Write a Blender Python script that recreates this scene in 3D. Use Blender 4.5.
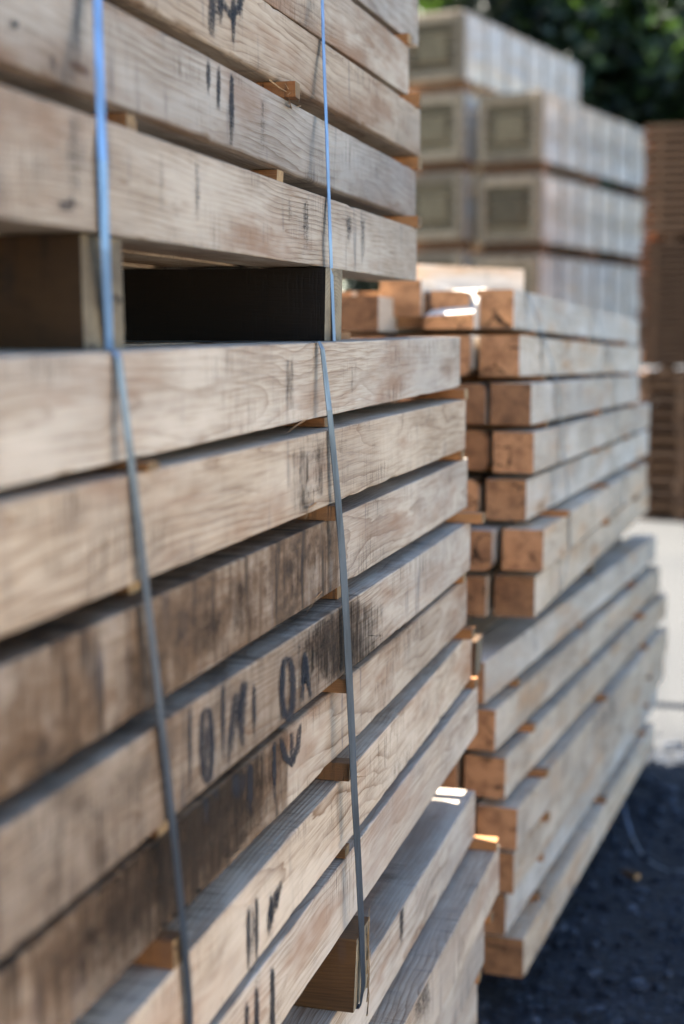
import bpy, math, random
import numpy as np
from mathutils import Vector, Matrix, noise
for o in list(bpy.data.objects): bpy.data.objects.remove(o)
scene = bpy.context.scene
C = scene.collection
random.seed(7)
rng = np.random.default_rng(11)

# ------------------------------------------------------------------ camera
EYE = 1.69
PSI, TH, FPX, CX, CY = math.radians(15.048), math.radians(6.654), 1500.0, 342.0, 512.0
F = Vector((-math.sin(PSI)*math.cos(TH), math.cos(PSI)*math.cos(TH), -math.sin(TH)))
R = Vector((math.cos(PSI), math.sin(PSI), 0)); U = R.cross(F)
cam_d = bpy.data.cameras.new('camera'); cam = bpy.data.objects.new('camera', cam_d); C.objects.link(cam)
cam.matrix_world = Matrix(((R.x, U.x, -F.x, 0), (R.y, U.y, -F.y, 0), (R.z, U.z, -F.z, EYE), (0, 0, 0, 1)))
cam_d.sensor_fit = 'VERTICAL'; cam_d.sensor_height = 36.0; cam_d.sensor_width = 24.0
cam_d.lens = FPX/1024*36; cam_d.clip_end = 1000; cam_d.clip_start = .02
cam_d.dof.use_dof = True; cam_d.dof.focus_distance = 2.12; cam_d.dof.aperture_fstop = 2.4
cam_d.dof.aperture_blades = 9
scene.camera = cam
def ray(px, py): return (F*FPX + R*(px-CX) + U*(CY-py)).normalized()
EP = Vector((0, 0, EYE))
def on_x(px, py, X): d = ray(px, py); return EP + d*(X/d.x)
def on_z(px, py, Z): d = ray(px, py); return EP + d*((Z-EYE)/d.z)

# ------------------------------------------------------------------ sky, sun, exposure
SUN = Vector((-.91, .415, 0)).normalized()*math.cos(math.radians(50)) + Vector((0, 0, math.sin(math.radians(50))))
w = bpy.data.worlds.new('World'); scene.world = w; w.use_nodes = True
nt = w.node_tree; nt.nodes.clear()
sky = nt.nodes.new('ShaderNodeTexSky'); sky.sky_type = 'NISHITA'; sky.sun_disc = False
sky.sun_elevation = math.radians(50); sky.sun_rotation = math.atan2(SUN.x, SUN.y)
sky.air_density = 1.0; sky.dust_density = .6; sky.ozone_density = 1.2
bg = nt.nodes.new('ShaderNodeBackground'); bg.inputs[1].default_value = .052
ow = nt.nodes.new('ShaderNodeOutputWorld'); nt.links.new(sky.outputs[0], bg.inputs[0]); nt.links.new(bg.outputs[0], ow.inputs[0])
sd = bpy.data.lights.new('sun', 'SUN'); sd.energy = 5.0; sd.angle = math.radians(.53); sd.color = (1, .93, .82)
so = bpy.data.objects.new('sun', sd); C.objects.link(so); so.rotation_euler = (-SUN).to_track_quat('-Z', 'Y').to_euler(); so.location = (-20, 15, 25)
scene.view_settings.view_transform = 'Standard'; scene.view_settings.look = 'None'
scene.view_settings.gamma = 1; scene.view_settings.use_curve_mapping = False
scene.view_settings.exposure = 3.3

# ------------------------------------------------------------------ node helpers
class G:
    def __init__(s, name):
        s.m = bpy.data.materials.new(name); s.m.use_nodes = True; s.t = s.m.node_tree; s.t.nodes.clear()
    def put(s, sock, v):
        if v is None: return
        if isinstance(v, bpy.types.NodeSocket): s.t.links.new(v, sock)
        elif isinstance(v, (tuple, list)) and sock.type == 'RGBA' and len(v) == 3: sock.default_value = (*v, 1)
        else: sock.default_value = v
    def math(s, op, a, b=None, c=None, clamp=False):
        n = s.t.nodes.new('ShaderNodeMath'); n.operation = op; n.use_clamp = clamp
        for i, v in enumerate((a, b, c)): s.put(n.inputs[i], v)
        return n.outputs[0]
    def vmath(s, op, a, b=None):
        n = s.t.nodes.new('ShaderNodeVectorMath'); n.operation = op; s.put(n.inputs[0], a); s.put(n.inputs[1], b); return n.outputs[0]
    def noise(s, vec, scale=1., detail=2., rough=.5):
        n = s.t.nodes.new('ShaderNodeTexNoise'); s.put(n.inputs['Vector'], vec); n.inputs['Scale'].default_value = scale
        n.inputs['Detail'].default_value = detail; n.inputs['Roughness'].default_value = rough; return n.outputs[0]
    def voronoi(s, vec, scale=1., out=0, feat='F1'):
        n = s.t.nodes.new('ShaderNodeTexVoronoi'); n.feature = feat; s.put(n.inputs['Vector'], vec); n.inputs['Scale'].default_value = scale; return n.outputs[out]
    def mix(s, f, a, b, mode='MIX'):
        n = s.t.nodes.new('ShaderNodeMix'); n.data_type = 'RGBA'; n.blend_type = mode; n.clamp_factor = True
        s.put(n.inputs[0], f); s.put(n.inputs[6], a); s.put(n.inputs[7], b); return n.outputs[2]
    def ramp(s, v, lo, hi, a=0., b=1.):
        n = s.t.nodes.new('ShaderNodeMapRange'); n.interpolation_type = 'SMOOTHSTEP'
        for i, q in enumerate((v, lo, hi, a, b)): s.put(n.inputs[i], q)
        return n.outputs[0]
    def comb(s, x, y, z):
        n = s.t.nodes.new('ShaderNodeCombineXYZ')
        for i, q in enumerate((x, y, z)): s.put(n.inputs[i], q)
        return n.outputs[0]
    def sep(s, v):
        n = s.t.nodes.new('ShaderNodeSeparateXYZ'); s.put(n.inputs[0], v); return n.outputs
    def tc(s): return s.t.nodes.new('ShaderNodeTexCoord').outputs
    def info(s): return s.t.nodes.new('ShaderNodeObjectInfo').outputs
    def attr(s, name):
        n = s.t.nodes.new('ShaderNodeAttribute'); n.attribute_name = name; return n.outputs
    def bsdf(s, col, rough=.7, bump=None, dist=.002, strength=1., metal=0., spec=.3, alpha=None, normal=None):
        n = s.t.nodes.new('ShaderNodeBsdfPrincipled')
        s.put(n.inputs['Base Color'], col); s.put(n.inputs['Roughness'], rough); s.put(n.inputs['Metallic'], metal)
        n.inputs['Specular IOR Level'].default_value = spec
        if alpha is not None: s.put(n.inputs['Alpha'], alpha)
        if bump is not None:
            b = s.t.nodes.new('ShaderNodeBump'); b.inputs['Strength'].default_value = strength; b.inputs['Distance'].default_value = dist
            s.put(b.inputs['Height'], bump); s.t.links.new(b.outputs[0], n.inputs['Normal'])
        o = s.t.nodes.new('ShaderNodeOutputMaterial'); s.t.links.new(n.outputs[0], o.inputs[0]); return s.m

def wood(name, early, late, endc, grey=(.28, .255, .23), ringf=150., stainmul=1., fresh=1.):
    """sawn timber: rings round a pith that runs along local Y, fibres, saw kerfs, rain streaks, weathering.
    object colour: R brightness, G weathering amount, B local Y (x 1/4 m) where the weathering stops, A drip amount"""
    g = G(name); t = g.tc(); io = g.info(); rnd = io['Random']
    col = g.sep(io['Color']); alpha = io['Alpha']
    p = t['Object']; x, y, z = g.sep(p)
    r2 = g.math('FRACT', g.math('MULTIPLY', rnd, 17.31)); r3 = g.math('FRACT', g.math('MULTIPLY', rnd, 71.7))
    q = g.vmath('ADD', p, g.comb(g.math('MULTIPLY', rnd, 13.), g.math('MULTIPLY', r2, 9.), g.math('MULTIPLY', r3, 11.)))
    # rings
    wv = g.vmath('MULTIPLY', q, (5., 1.6, 5.))
    wx = g.math('MULTIPLY', g.math('SUBTRACT', g.noise(wv, 1., 2.), .5), .06)
    wz = g.math('MULTIPLY', g.math('SUBTRACT', g.noise(g.vmath('ADD', wv, (7., 3., 5.)), 1., 2.), .5), .065)
    mx = g.math('ADD', g.math('ADD', x, wx), g.math('SUBTRACT', g.math('MULTIPLY', r2, .16), .01))
    mz = g.math('ADD', g.math('ADD', z, wz), g.math('MULTIPLY', r3, .12))
    d = g.math('SQRT', g.math('ADD', g.math('MULTIPLY', mx, mx), g.math('MULTIPLY', mz, mz)))
    fineW = g.noise(g.vmath('MULTIPLY', q, (60., 9., 60.)), 1., 2.)
    s = g.math('ADD', g.math('MULTIPLY', d, ringf), g.math('MULTIPLY', fineW, .8))
    fr = g.math('FRACT', s)
    line = g.math('MULTIPLY', g.math('POWER', fr, 4.2), g.ramp(fr, .95, 1., 1., 0.))
    lineamp = g.ramp(g.noise(g.vmath('MULTIPLY', q, (8., 1.2, 8.)), 1., 2.), .3, .6, .5, 1.05)
    fib = g.noise(g.vmath('MULTIPLY', q, (420., 9., 420.)), 1., 3., .65)
    c = g.mix(g.math('MULTIPLY', line, lineamp), early, late)
    c = g.mix(g.ramp(fib, .38, .72, 0., .62), c, late)
    # warm and pale clouds
    bl = g.noise(g.vmath('MULTIPLY', q, (9., 2.6, 9.)), 1., 4., .62)
    c = g.mix(g.ramp(bl, .42, .66, 0., .75), c, tuple(min(1, v*k) for v, k in zip(early, (1.22, 1.27, 1.34))))
    bl2 = g.noise(g.vmath('MULTIPLY', g.vmath('ADD', q, (3., 8., 1.)), (11., 2.2, 11.)), 1., 4., .62)
    c = g.mix(g.ramp(bl2, .48, .72, 0., .72), c, tuple(v*k for v, k in zip(late, (1.5, 1.22, .95))))
    # light greying here and there
    c = g.mix(g.ramp(g.noise(g.vmath('MULTIPLY', q, (4., 1., 4.)), 1., 4., .6), .42, .75, .0, .6), c, grey)
    # a few knots
    kv = g.vmath('MULTIPLY', q, (9., 2.2, 9.)); kd = g.voronoi(kv, 1.); kc = g.sep(g.voronoi(kv, 1., 1))
    kk = g.math('MULTIPLY', g.ramp(g.math('ADD', kd, g.math('MULTIPLY', fineW, .05)), .06, .11, 1., 0.), g.ramp(kc[0], .62, .66))
    c = g.mix(g.math('MULTIPLY', kk, .85), c, (.065, .03, .012))
    halo = g.math('MULTIPLY', g.ramp(kd, .08, .3, 1., 0.), g.ramp(kc[0], .62, .66))
    c = g.mix(g.math('MULTIPLY', halo, .45), c, tuple(v*k for v, k in zip(late, (1.2, .95, .7))))
    # saw kerf lines across the grain
    kn = g.noise(g.comb(g.math('MULTIPLY', x, 9.), g.math('ADD', g.math('MULTIPLY', y, 230.), g.math('MULTIPLY', rnd, 900.)), g.math('ADD', g.math('MULTIPLY', z, 14.), g.math('MULTIPLY', r2, 50.))), 1., 3., .6)
    kmask = g.ramp(g.noise(g.vmath('MULTIPLY', g.vmath('ADD', q, (1., 5., 9.)), (9., 3., 9.)), 1., 3., .6), .47, .66)
    kerf = g.math('MULTIPLY', g.ramp(kn, .50, .66), kmask)
    # weathering: dull brown with dark streaks, up to a border along the beam
    wn = g.noise(g.vmath('MULTIPLY', q, (18., 9., 18.)), 1., 6., .7)
    wn2 = g.noise(g.vmath('MULTIPLY', q, (6., 60., 6.)), 1., 3., .6)
    lim = g.ramp(g.math('SUBTRACT', g.math('MULTIPLY', col[2], 4.), y), -.006, .012)
    wa = g.math('MULTIPLY', col[1], lim)
    wet = g.math('MULTIPLY', wa, g.ramp(g.math('ADD', g.math('MULTIPLY', wn, .7), g.math('MULTIPLY', wn2, .35)), .30, .60, .35, 1.))
    c = g.mix(g.math('MULTIPLY', wet, .95), c, (.105, .058, .026))
    c = g.mix(g.math('MULTIPLY', g.ramp(wn, .50, .70), g.math('MULTIPLY', wa, .85)), c, (.025, .017, .012))
    c = g.mix(g.math('MULTIPLY', g.ramp(wn2, .55, .68), g.math('MULTIPLY', wa, .8)), c, (.022, .017, .013))
    # iron and rain streaks running down the face
    dn = g.noise(g.comb(g.math('MULTIPLY', x, 6.), g.math('ADD', g.math('MULTIPLY', y, 34.), g.math('MULTIPLY', rnd, 300.)), g.math('MULTIPLY', z, 5.)), 1., 2., .55)
    dm = g.ramp(g.noise(g.vmath('MULTIPLY', q, (5., 3., 14.)), 1., 2.), .40, .62)
    drip = g.math('MULTIPLY', g.math('MULTIPLY', g.ramp(dn, .57, .72), dm), g.math('MULTIPLY', alpha, stainmul), clamp=True)
    c = g.mix(g.math('MULTIPLY', drip, .85), c, (.055, .06, .08))
    c = g.mix(g.math('MULTIPLY', kerf, .82), c, (.055, .036, .025))
    # bark left on waney edges
    c = g.mix(g.attr('bark')['Fac'], c, g.mix(wn, (.03, .016, .008), (.16, .085, .04)))
    c = g.mix(1., c, g.mix(r3, (1.06, .98, .88), (.95, 1., 1.07)), 'MULTIPLY')
    c = g.mix(1., c, g.comb(col[0], col[0], col[0]), 'MULTIPLY')
    # end grain, each end its own tone
    n = g.sep(t['Normal']); ne = g.ramp(g.math('ABSOLUTE', n[1]), .6, .85)
    et = g.ramp(g.math('FRACT', g.math('MULTIPLY', rnd, 37.7)), 0., 1., .55, 1.1)
    ec = g.mix(g.math('MULTIPLY', line, .8), endc, tuple(v*.35 for v in endc))
    ec = g.mix(g.ramp(g.noise(g.vmath('MULTIPLY', q, (26., 26., 26.)), 1., 5., .65), .38, .68, 0., .8), ec, tuple(v*k for v, k in zip(endc, (.42, .40, .42))))
    ck = g.voronoi(g.vmath('MULTIPLY', g.vmath('ADD', q, g.comb(g.math('MULTIPLY', wn, .05), 0., g.math('MULTIPLY', fineW, .03))), (9., 1., 15.)), 1., 0, 'DISTANCE_TO_EDGE')
    ec = g.mix(g.math('MULTIPLY', g.ramp(ck, .0, .04, 1., 0.), g.ramp(bl, .47, .58)), ec, (.02, .011, .006))
    c = g.mix(ne, c, g.mix(1., ec, g.comb(et, et, et), 'MULTIPLY'))
    h = g.math('SUBTRACT', g.math('ADD', g.math('MULTIPLY', fib, .5), g.math('MULTIPLY', bl, .4)), g.math('ADD', g.math('MULTIPLY', kerf, .7), g.math('MULTIPLY', line, .25)))
    return g.bsdf(c, .78, h, .0014, .8, spec=.22)
M = {}
M['beam'] = wood('sawn_timber', (.445, .378, .298), (.14, .078, .04), (.29, .14, .06))
M['beam_back'] = wood('sawn_timber_pale', (.47, .415, .345), (.30, .225, .15), (.41, .22, .108), stainmul=1.2)
M['slat'] = wood('spacer_slat_wood', (.27, .125, .048), (.16, .062, .021), (.33, .215, .105), grey=(.17, .095, .045), ringf=260.)
M['bearer'] = wood('bearer_wood', (.075, .04, .016), (.02, .010, .0045), (.32, .26, .17), grey=(.025, .019, .013), ringf=190.)  # near-black sides paint in the shade of the unlit gaps; ends stay pale
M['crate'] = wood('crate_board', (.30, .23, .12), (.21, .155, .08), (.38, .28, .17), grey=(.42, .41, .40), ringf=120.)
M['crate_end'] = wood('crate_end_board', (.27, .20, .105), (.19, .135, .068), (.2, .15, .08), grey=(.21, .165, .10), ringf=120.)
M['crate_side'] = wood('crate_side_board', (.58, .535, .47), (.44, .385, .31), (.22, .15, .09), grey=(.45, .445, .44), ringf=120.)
M['brown'] = wood('brown_plank', (.27, .125, .058), (.17, .075, .034), (.25, .125, .06), grey=(.135, .085, .055), ringf=120.)

g = G('steel_band'); t = g.tc(); n = g.noise(g.vmath('MULTIPLY', t['Object'], (60., 60., 9.)), 1., 4., .6)
M['band'] = g.bsdf(g.mix(g.ramp(n, .35, .7), (.14, .165, .20), (.08, .092, .108)), g.ramp(n, .3, .7, .28, .45), n, .0004, .5, metal=.85)
g = G('steel_band_sky_blue'); t = g.tc(); n = g.noise(g.vmath('MULTIPLY', t['Object'], (60., 60., 9.)), 1., 4., .6)
M['band_sky_blue'] = g.bsdf(g.mix(g.ramp(n, .35, .7), (.15, .27, .45), (.11, .19, .31)), g.ramp(n, .3, .7, .30, .48), n, .0004, .5, metal=.7)  # blue sky reflection painted into the base colour
g = G('old_paint_ink'); a = g.attr('fade'); t = g.tc()
pn = g.noise(g.vmath('MULTIPLY', t['Object'], (300., 90., 300.)), 1., 3., .65)
pk = g.noise(g.vmath('MULTIPLY', t['Object'], (30., 160., 30.)), 1., 2., .6)
al = g.ramp(g.math('ADD', g.math('MULTIPLY', a['Fac'], .85), g.math('MULTIPLY', g.math('SUBTRACT', g.math('ADD', g.math('MULTIPLY', pn, .6), g.math('MULTIPLY', pk, .4)), .5), 1.5)), .14, .78, 0., .8)
M['ink'] = g.bsdf(g.mix(pn, (.014, .016, .021), (.04, .041, .048)), .8, alpha=al, spec=.1)
g = G('weather_stain'); a = g.attr('fade'); t = g.tc()
pn = g.noise(g.vmath('MULTIPLY', t['Object'], (40., 55., 40.)), 1., 5., .7)
pk = g.noise(g.vmath('MULTIPLY', t['Object'], (6., 120., 10.)), 1., 3., .6)
al = g.ramp(g.math('ADD', g.math('MULTIPLY', a['Fac'], .8), g.math('MULTIPLY', g.math('SUBTRACT', g.math('ADD', g.math('MULTIPLY', pn, .6), g.math('MULTIPLY', pk, .5)), .55), 1.5)), .2, .9, 0., .88)
M['stain'] = g.bsdf(g.mix(pk, (.018, .014, .011), (.055, .038, .026)), .85, alpha=al, spec=.1)

g = G('asphalt_gravel_painted_shade'); t = g.tc(); p = t['Object']
big = g.noise(p, .35, 4., .6); mid = g.noise(p, 5., 4., .65); v = g.voronoi(p, 42.); vc = g.voronoi(p, 42., 1); v2 = g.voronoi(p, 120.)
vs = g.sep(vc)
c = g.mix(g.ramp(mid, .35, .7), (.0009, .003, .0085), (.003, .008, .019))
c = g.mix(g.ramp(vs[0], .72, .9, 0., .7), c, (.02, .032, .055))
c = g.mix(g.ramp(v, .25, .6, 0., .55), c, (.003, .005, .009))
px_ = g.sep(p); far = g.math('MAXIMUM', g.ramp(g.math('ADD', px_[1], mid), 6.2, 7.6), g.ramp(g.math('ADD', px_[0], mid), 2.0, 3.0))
c = g.mix(g.math('MULTIPLY', far, g.ramp(big, .2, .6, .75, 1.)), c, (.041, .041, .040))  # ground painted pale where sun lands, dark where the stacks shade it
M['ground'] = g.bsdf(c, .85, g.math('SUBTRACT', g.math('MULTIPLY', mid, .5), g.math('ADD', v, g.math('MULTIPLY', v2, .4))), .012, .8, spec=.3)
g = G('gravel_stone'); io = g.info(); t = g.tc(); n = g.attr('shade')
c = g.mix(n['Fac'], (.003, .007, .015), (.04, .054, .08)); M['stone'] = g.bsdf(c, .85, g.noise(t['Object'], 90., 3.), .002, .6, spec=.25)
g = G('bark'); t = g.tc(); n = g.noise(g.vmath('MULTIPLY', t['Object'], (9., 9., 2.)), 1., 4., .65)
M['bark'] = g.bsdf(g.mix(n, (.035, .028, .02), (.11, .09, .07)), .9, n, .03, .8)
def leafmat(name, a, b):
    g = G(name); n = g.attr('shade'); io = g.info()
    c = g.mix(n['Fac'], a, b)
    d = g.t.nodes.new('ShaderNodeBsdfPrincipled'); g.put(d.inputs['Base Color'], c); d.inputs['Roughness'].default_value = .5
    tr = g.t.nodes.new('ShaderNodeBsdfTranslucent'); g.put(tr.inputs[0], g.mix(.5, c, (.12, .22, .02)))
    mx = g.t.nodes.new('ShaderNodeMixShader'); mx.inputs[0].default_value = .22
    g.t.links.new(d.outputs[0], mx.inputs[1]); g.t.links.new(tr.outputs[0], mx.inputs[2])
    o = g.t.nodes.new('ShaderNodeOutputMaterial'); g.t.links.new(mx.outputs[0], o.inputs[0]); return g.m
M['leaf_a'] = leafmat('leaf_deep_green', (.0012, .0055, .0035), (.007, .019, .009))
M['leaf_b'] = leafmat('leaf_mid_green', (.002, .008, .0045), (.014, .034, .011))

# ------------------------------------------------------------------ object helpers
def link(name, me, mat=None, parent=None):
    o = bpy.data.objects.new(name, me); C.objects.link(o)
    if mat is not None and me is not None and not me.materials: me.materials.append(M[mat])
    if parent is not None: o.parent = parent
    return o
def tag(o, label, cat, group=None, kind=None):
    if label: o['label'] = label
    if cat: o['category'] = cat
    if group: o['group'] = group
    if kind or cat == 'beam': o['kind'] = kind or 'thing'
    return o
def mesh(name, V, Fc, smooth=False):
    me = bpy.data.meshes.new(name); me.from_pydata([tuple(v) for v in V], [], Fc); me.update()
    if smooth: me.polygons.foreach_set('use_smooth', [True]*len(me.polygons))
    return me
def box_mesh(name, x0, x1, y0, y1, z0, z1, bev=0.0):
    b = bev
    if b <= 0:
        V = [(x, y, z) for x in (x0, x1) for y in (y0, y1) for z in (z0, z1)]
        Fc = [(0, 1, 3, 2), (4, 6, 7, 5), (0, 4, 5, 1), (2, 3, 7, 6), (0, 2, 6, 4), (1, 5, 7, 3)]
        return mesh(name, V, Fc)
    import bmesh
    bm = bmesh.new(); bmesh.ops.create_cube(bm, size=1)
    for v in bm.verts: v.co = Vector(((x0+x1)/2+v.co.x*(x1-x0), (y0+y1)/2+v.co.y*(y1-y0), (z0+z1)/2+v.co.z*(z1-z0)))
    bmesh.ops.bevel(bm, geom=bm.edges[:], offset=b, segments=1, affect='EDGES')
    me = bpy.data.meshes.new(name); bm.to_mesh(me); bm.free(); return me
def N1(t, s): return noise.noise(Vector((t, s*3.17, s*1.31)))

def sawn_mesh(name, L, W, H, seg=110, seed=1, wane=(0, 0, 0, 0), rough=1.0, cut=0.0, zcut=0.0):
    """sawn piece along +Y from 0 to L; its right face lies in x=0, its top in z=0. wane: extra corner loss at
    (top right, bottom right, bottom left, top left); cut skews the end faces"""
    V, Fc, BK = [], [], []; NP = 16
    cs = ((0, 0), (0, -H), (-W, -H), (-W, 0)); dirs = ((0, -1), (-1, 0), (0, 1), (1, 0))
    ys = [L*i/seg for i in range(seg+1)]
    ys = [0, .0015] + [v + (random.uniform(-.3, .3)*L/seg) for v in ys[1:-1]] + [L-.0015, L]
    for i, y in enumerate(ys):
        endr = .0012 if i in (0, len(ys)-1) else 0
        sx = N1(y*1.1, seed)*.0022*rough; sz = N1(y*1.0, seed+40)*.002*rough
        for k in range(4):
            q = seed*4+k
            chip = max(0, N1(y*23, q+.5)-.38)*.016 + max(0, N1(y*61, q+.2)-.42)*.012
            r = .0011 + .0007*abs(N1(y*9, q)) + chip*rough
            wv_ = wane[k]*max(0.0, .75+.8*N1(y*1.3, q+9)+.2*N1(y*7, q)) if wane[k] else 0.0
            r += wv_
            r = min(r, min(W, H)*.45) + endr
            cx_, cz_ = cs[k]; ix = -1 if cx_ == 0 else 1; iz = -1 if cz_ == 0 else 1
            ox, oz = cx_+ix*r, cz_+iz*r
            for j in range(4):                              # arc from the previous side to the next one
                a = j/3*math.pi/2
                if k == 0: dx, dz = math.sin(a), math.cos(a)
                elif k == 1: dx, dz = math.cos(a), -math.sin(a)
                elif k == 2: dx, dz = -math.sin(a), -math.cos(a)
                else: dx, dz = -math.cos(a), math.sin(a)
                jit = (noise.noise(Vector((y*45, q*2.1+j, .7)))*.0004)*rough
                px, pz = ox+dx*(r+jit), oz+dz*(r+jit)
                yy = y + (cut*(px+W/2)+zcut*(pz+H/2))*(1 if i > len(ys)/2 else -1)*(1 if i in (0, 1, len(ys)-1, len(ys)-2) else 0)
                V.append((px+sx, yy, pz+sz)); BK.append(min(1., wv_/.008)*(1. if j in (1, 2) else .35))
    n = len(ys)
    for i in range(n-1):
        for j in range(NP):
            a, b = i*NP+j, i*NP+(j+1) % NP
            Fc.append((a, a+NP, b+NP, b))
    Fc.append(tuple(range(NP))); Fc.append(tuple((n-1)*NP+NP-1-j for j in range(NP)))
    me = mesh(name, V, Fc); at = me.attributes.new('bark', 'FLOAT', 'POINT'); at.data.foreach_set('value', BK); return me

class Piece: pass
def yawpitch(yaw, pit): return Matrix.Rotation(-yaw, 4, 'Z') @ Matrix.Rotation(pit, 4, 'X')
def beam(name, a, ztop3, h, yaw, pit, ya, yb, mat, col, seg=110, W=.1, wane=(0, 0, 0, 0), seed=None, cut=0.0, zcut=0.0, yref=3.0):
    """face of the beam passes through (a, yref, ztop3) heading (yaw, pitch); spans world Y ya..yb"""
    D = Vector((math.sin(yaw), math.cos(yaw), math.tan(pit)))
    P = Vector((a, yref, ztop3+EYE)); P0 = P + D*((ya-yref)/D.y); L = (yb-ya)/D.y*D.length
    seed = seed if seed is not None else random.randint(1, 900)
    o = link(name, sawn_mesh(name, L, W, h, seg, seed, wane, 1.0, cut, zcut), mat)
    o.matrix_world = Matrix.Translation(P0) @ yawpitch(yaw, pit)
    o.color = col
    b = Piece(); b.o, b.P0, b.D, b.h, b.W, b.ya, b.yb = o, P0, D, h, W, ya, yb; b.seed = seed
    b.ztop = lambda Y: P0.z + D.z/D.y*(Y-P0.y); b.zbot = lambda Y: P0.z + D.z/D.y*(Y-P0.y) - h
    b.x = lambda Y: P0.x + D.x/D.y*(Y-P0.y)
    return b
ORD = ['first', 'second', 'third', 'fourth', 'fifth', 'sixth', 'seventh', 'eighth']

# ------------------------------------------------------------------ ground
def gz(Y):
    if Y < 3.4: return 0.0
    t = min(Y, 9.0)-3.4; z = -.021*t
    if Y > 9: z -= .021*(1-math.exp(-(Y-9)/4))*4*.35
    return z
ysg = [-300, -120, -50, -20, -8, -3, 0, 1.5, 3.0] + [3.4+.4*i for i in range(15)] + [9.5, 10.5, 12, 14, 17, 21, 28, 40, 70, 140, 300]
xsg = [-300, -120, -40, -15, -6, -3, -1.5, 0, 1.5, 3, 6, 15, 40, 120, 300]
V = [(x, y, gz(y)) for y in ysg for x in xsg]; nx = len(xsg)
Fc = [(j*nx+i, j*nx+i+1, (j+1)*nx+i+1, (j+1)*nx+i) for j in range(len(ysg)-1) for i in range(nx-1)]
gnd = link('ground', mesh('ground', V, Fc), 'ground'); gnd['kind'] = 'structure'; gnd['label'] = 'gravelly asphalt yard between the timber stacks, stack shade painted in dark'

# ------------------------------------------------------------------ front stack (three strapped bundles)
# face beams: a, z, h, yaw, pitch, far end
UB = [(-.695, .707, .1, .010, .009, 3.20), (-.683, .585, .097, .002, .009, 3.066), (-.664, .462, .098, -.014, .007, 3.09),
      (-.667, .338, .101, -.028, .005, 3.072), (-.645, .214, .103, -.038, .009, 2.959)]
LB = [(-.562, -.001, .1, -.007, .007, 3.008), (-.542, -.123, .1, -.005, 0., 2.975), (-.548, -.245, .101, -.008, 0., 3.024),
      (-.526, -.367, .1, -.001, -.002, 2.952), (-.542, -.489, .1, -.001, -.002, 3.003), (-.541, -.612, .102, -.010, .003, 3.067),
      (-.531, -.734, .104, -.002, -.001, 3.089)]
BB = [(-.527, -.949, .1, .006, 0., 3.04), (-.477, -1.071, .104, .012, -.002, 3.06), (-.492, -1.194, .1, .012, 0., 2.97),
      (-.502, -1.316, .1, .008, 0., 2.95), (-.51, -1.438, .1, .01, 0., 2.98)]
Ucol = [(.92, .05, 1, .5), (.9, .0, 1, .5), (.86, .0, 1, .5), (.84, .0, 1, .6), (.84, .0, 1, .7)]
Lcol = [(1.02, .0, 1, .25), (1.0, .08, 1, .45), (1., 1., .48, .5), (1.0, .62, .51, .6), (1., .9, .43, .7), (1.15, .0, 1, .25), (1.22, .0, 1, .2)]
Bcol = [(1.08, .05, 1, .4), (1.1, .05, 1, .5), (1.02, .1, 1, .5), (1., .1, 1, .5), (.95, .15, 1, .5)]
Ulab = ['pale sawn beam, topmost of the front stack, overhanging its neighbours at the far end',
        'pale sawn beam with shorter end, under the topmost beam of the front stack',
        'pale sawn beam with wavy grain and inky marks above the frayed slat end',
        'pale sawn beam with three long inky drips below the frayed slat end',
        'pale sawn beam with grey streaks resting on the two dark bearers of the front stack']
Llab = ['clean pale sawn beam directly under the two dark bearers of the front stack',
        'pale sawn beam with dark kerf lines, second under the dark bearers',
        'dull brown weathered beam with pale end beyond the twisted strap, third under the dark bearers',
        'stained beam with hand painted marks and strokes, fourth under the dark bearers',
        'blackened beam with long dark runs, fifth under the dark bearers',
        'pale beam jutting out with inky forked mark, sixth under the dark bearers',
        'cream sawn beam resting on the splintered lower bearer, with thin inky drips']
Blab = ['grey topped beam directly under the splintered lower bearer, sunlit at its far end',
        'jutting beam second under the splintered lower bearer, with a sunlit slat on its end',
        'sawn beam third under the splintered lower bearer of the front stack',
        'sawn beam fourth under the splintered lower bearer of the front stack',
        'bottom beam of the front stack, fifth under the splintered lower bearer']
def bundle(rows, cols, labels, length, group, inner, innergroup, pitchx=.128, ncol=7, mat='beam', nearfit=False, wane_front=None):
    out = []
    for i, r in enumerate(rows):
        a, z, h, yaw, pit = r[:5]
        if nearfit: ya, yb = r[5], r[6]
        else: yb = r[5]; ya = yb-length+random.uniform(-.03, .03)
        wn = wane_front.get(i, (0, 0, 0, 0)) if wane_front else (0, 0, 0, 0)
        b = beam('timber_beam', a, z, h, yaw, pit, ya, yb, mat, cols[i], 110, wane=wn, cut=random.uniform(-.03, .03), zcut=random.uniform(-.02, .02))
        tag(b.o, labels[i], 'beam', group); b.inner = []
        for k in range(1, ncol):
            dx = -pitchx*k + random.uniform(-.012, .008)
            wn2 = (random.choice((0, .02, .03)), random.choice((0, .02, .03)), 0, 0) if nearfit else (0, 0, 0, 0)
            c = beam('timber_beam', a+dx, z-random.uniform(.000, .003), h-.002, yaw*.9, pit, ya+random.uniform(-.05, .04), yb+random.uniform(-.12, -.01), mat,
                     (random.uniform(.85, 1.05), random.choice((0, .1, .25)), 1, .5), 34 if k < 3 else 8, wane=wn2)
            tag(c.o, inner(i) if k == 1 and callable(inner) else (inner if not callable(inner) else SIL), 'beam', innergroup); b.inner.append(c)
        out.append(b)
    return out
FG, FI = 'beams in the face of the front stack', 'inner beams of the front stack'
FIL = 'sawn beam inside the strapped front stack, hidden behind the beams of its face'
Ub = bundle(UB, Ucol, Ulab, 2.95, FG, FIL, FI, wane_front={2: (0, .008, 0, 0), 3: (0, .009, 0, 0)})
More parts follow.
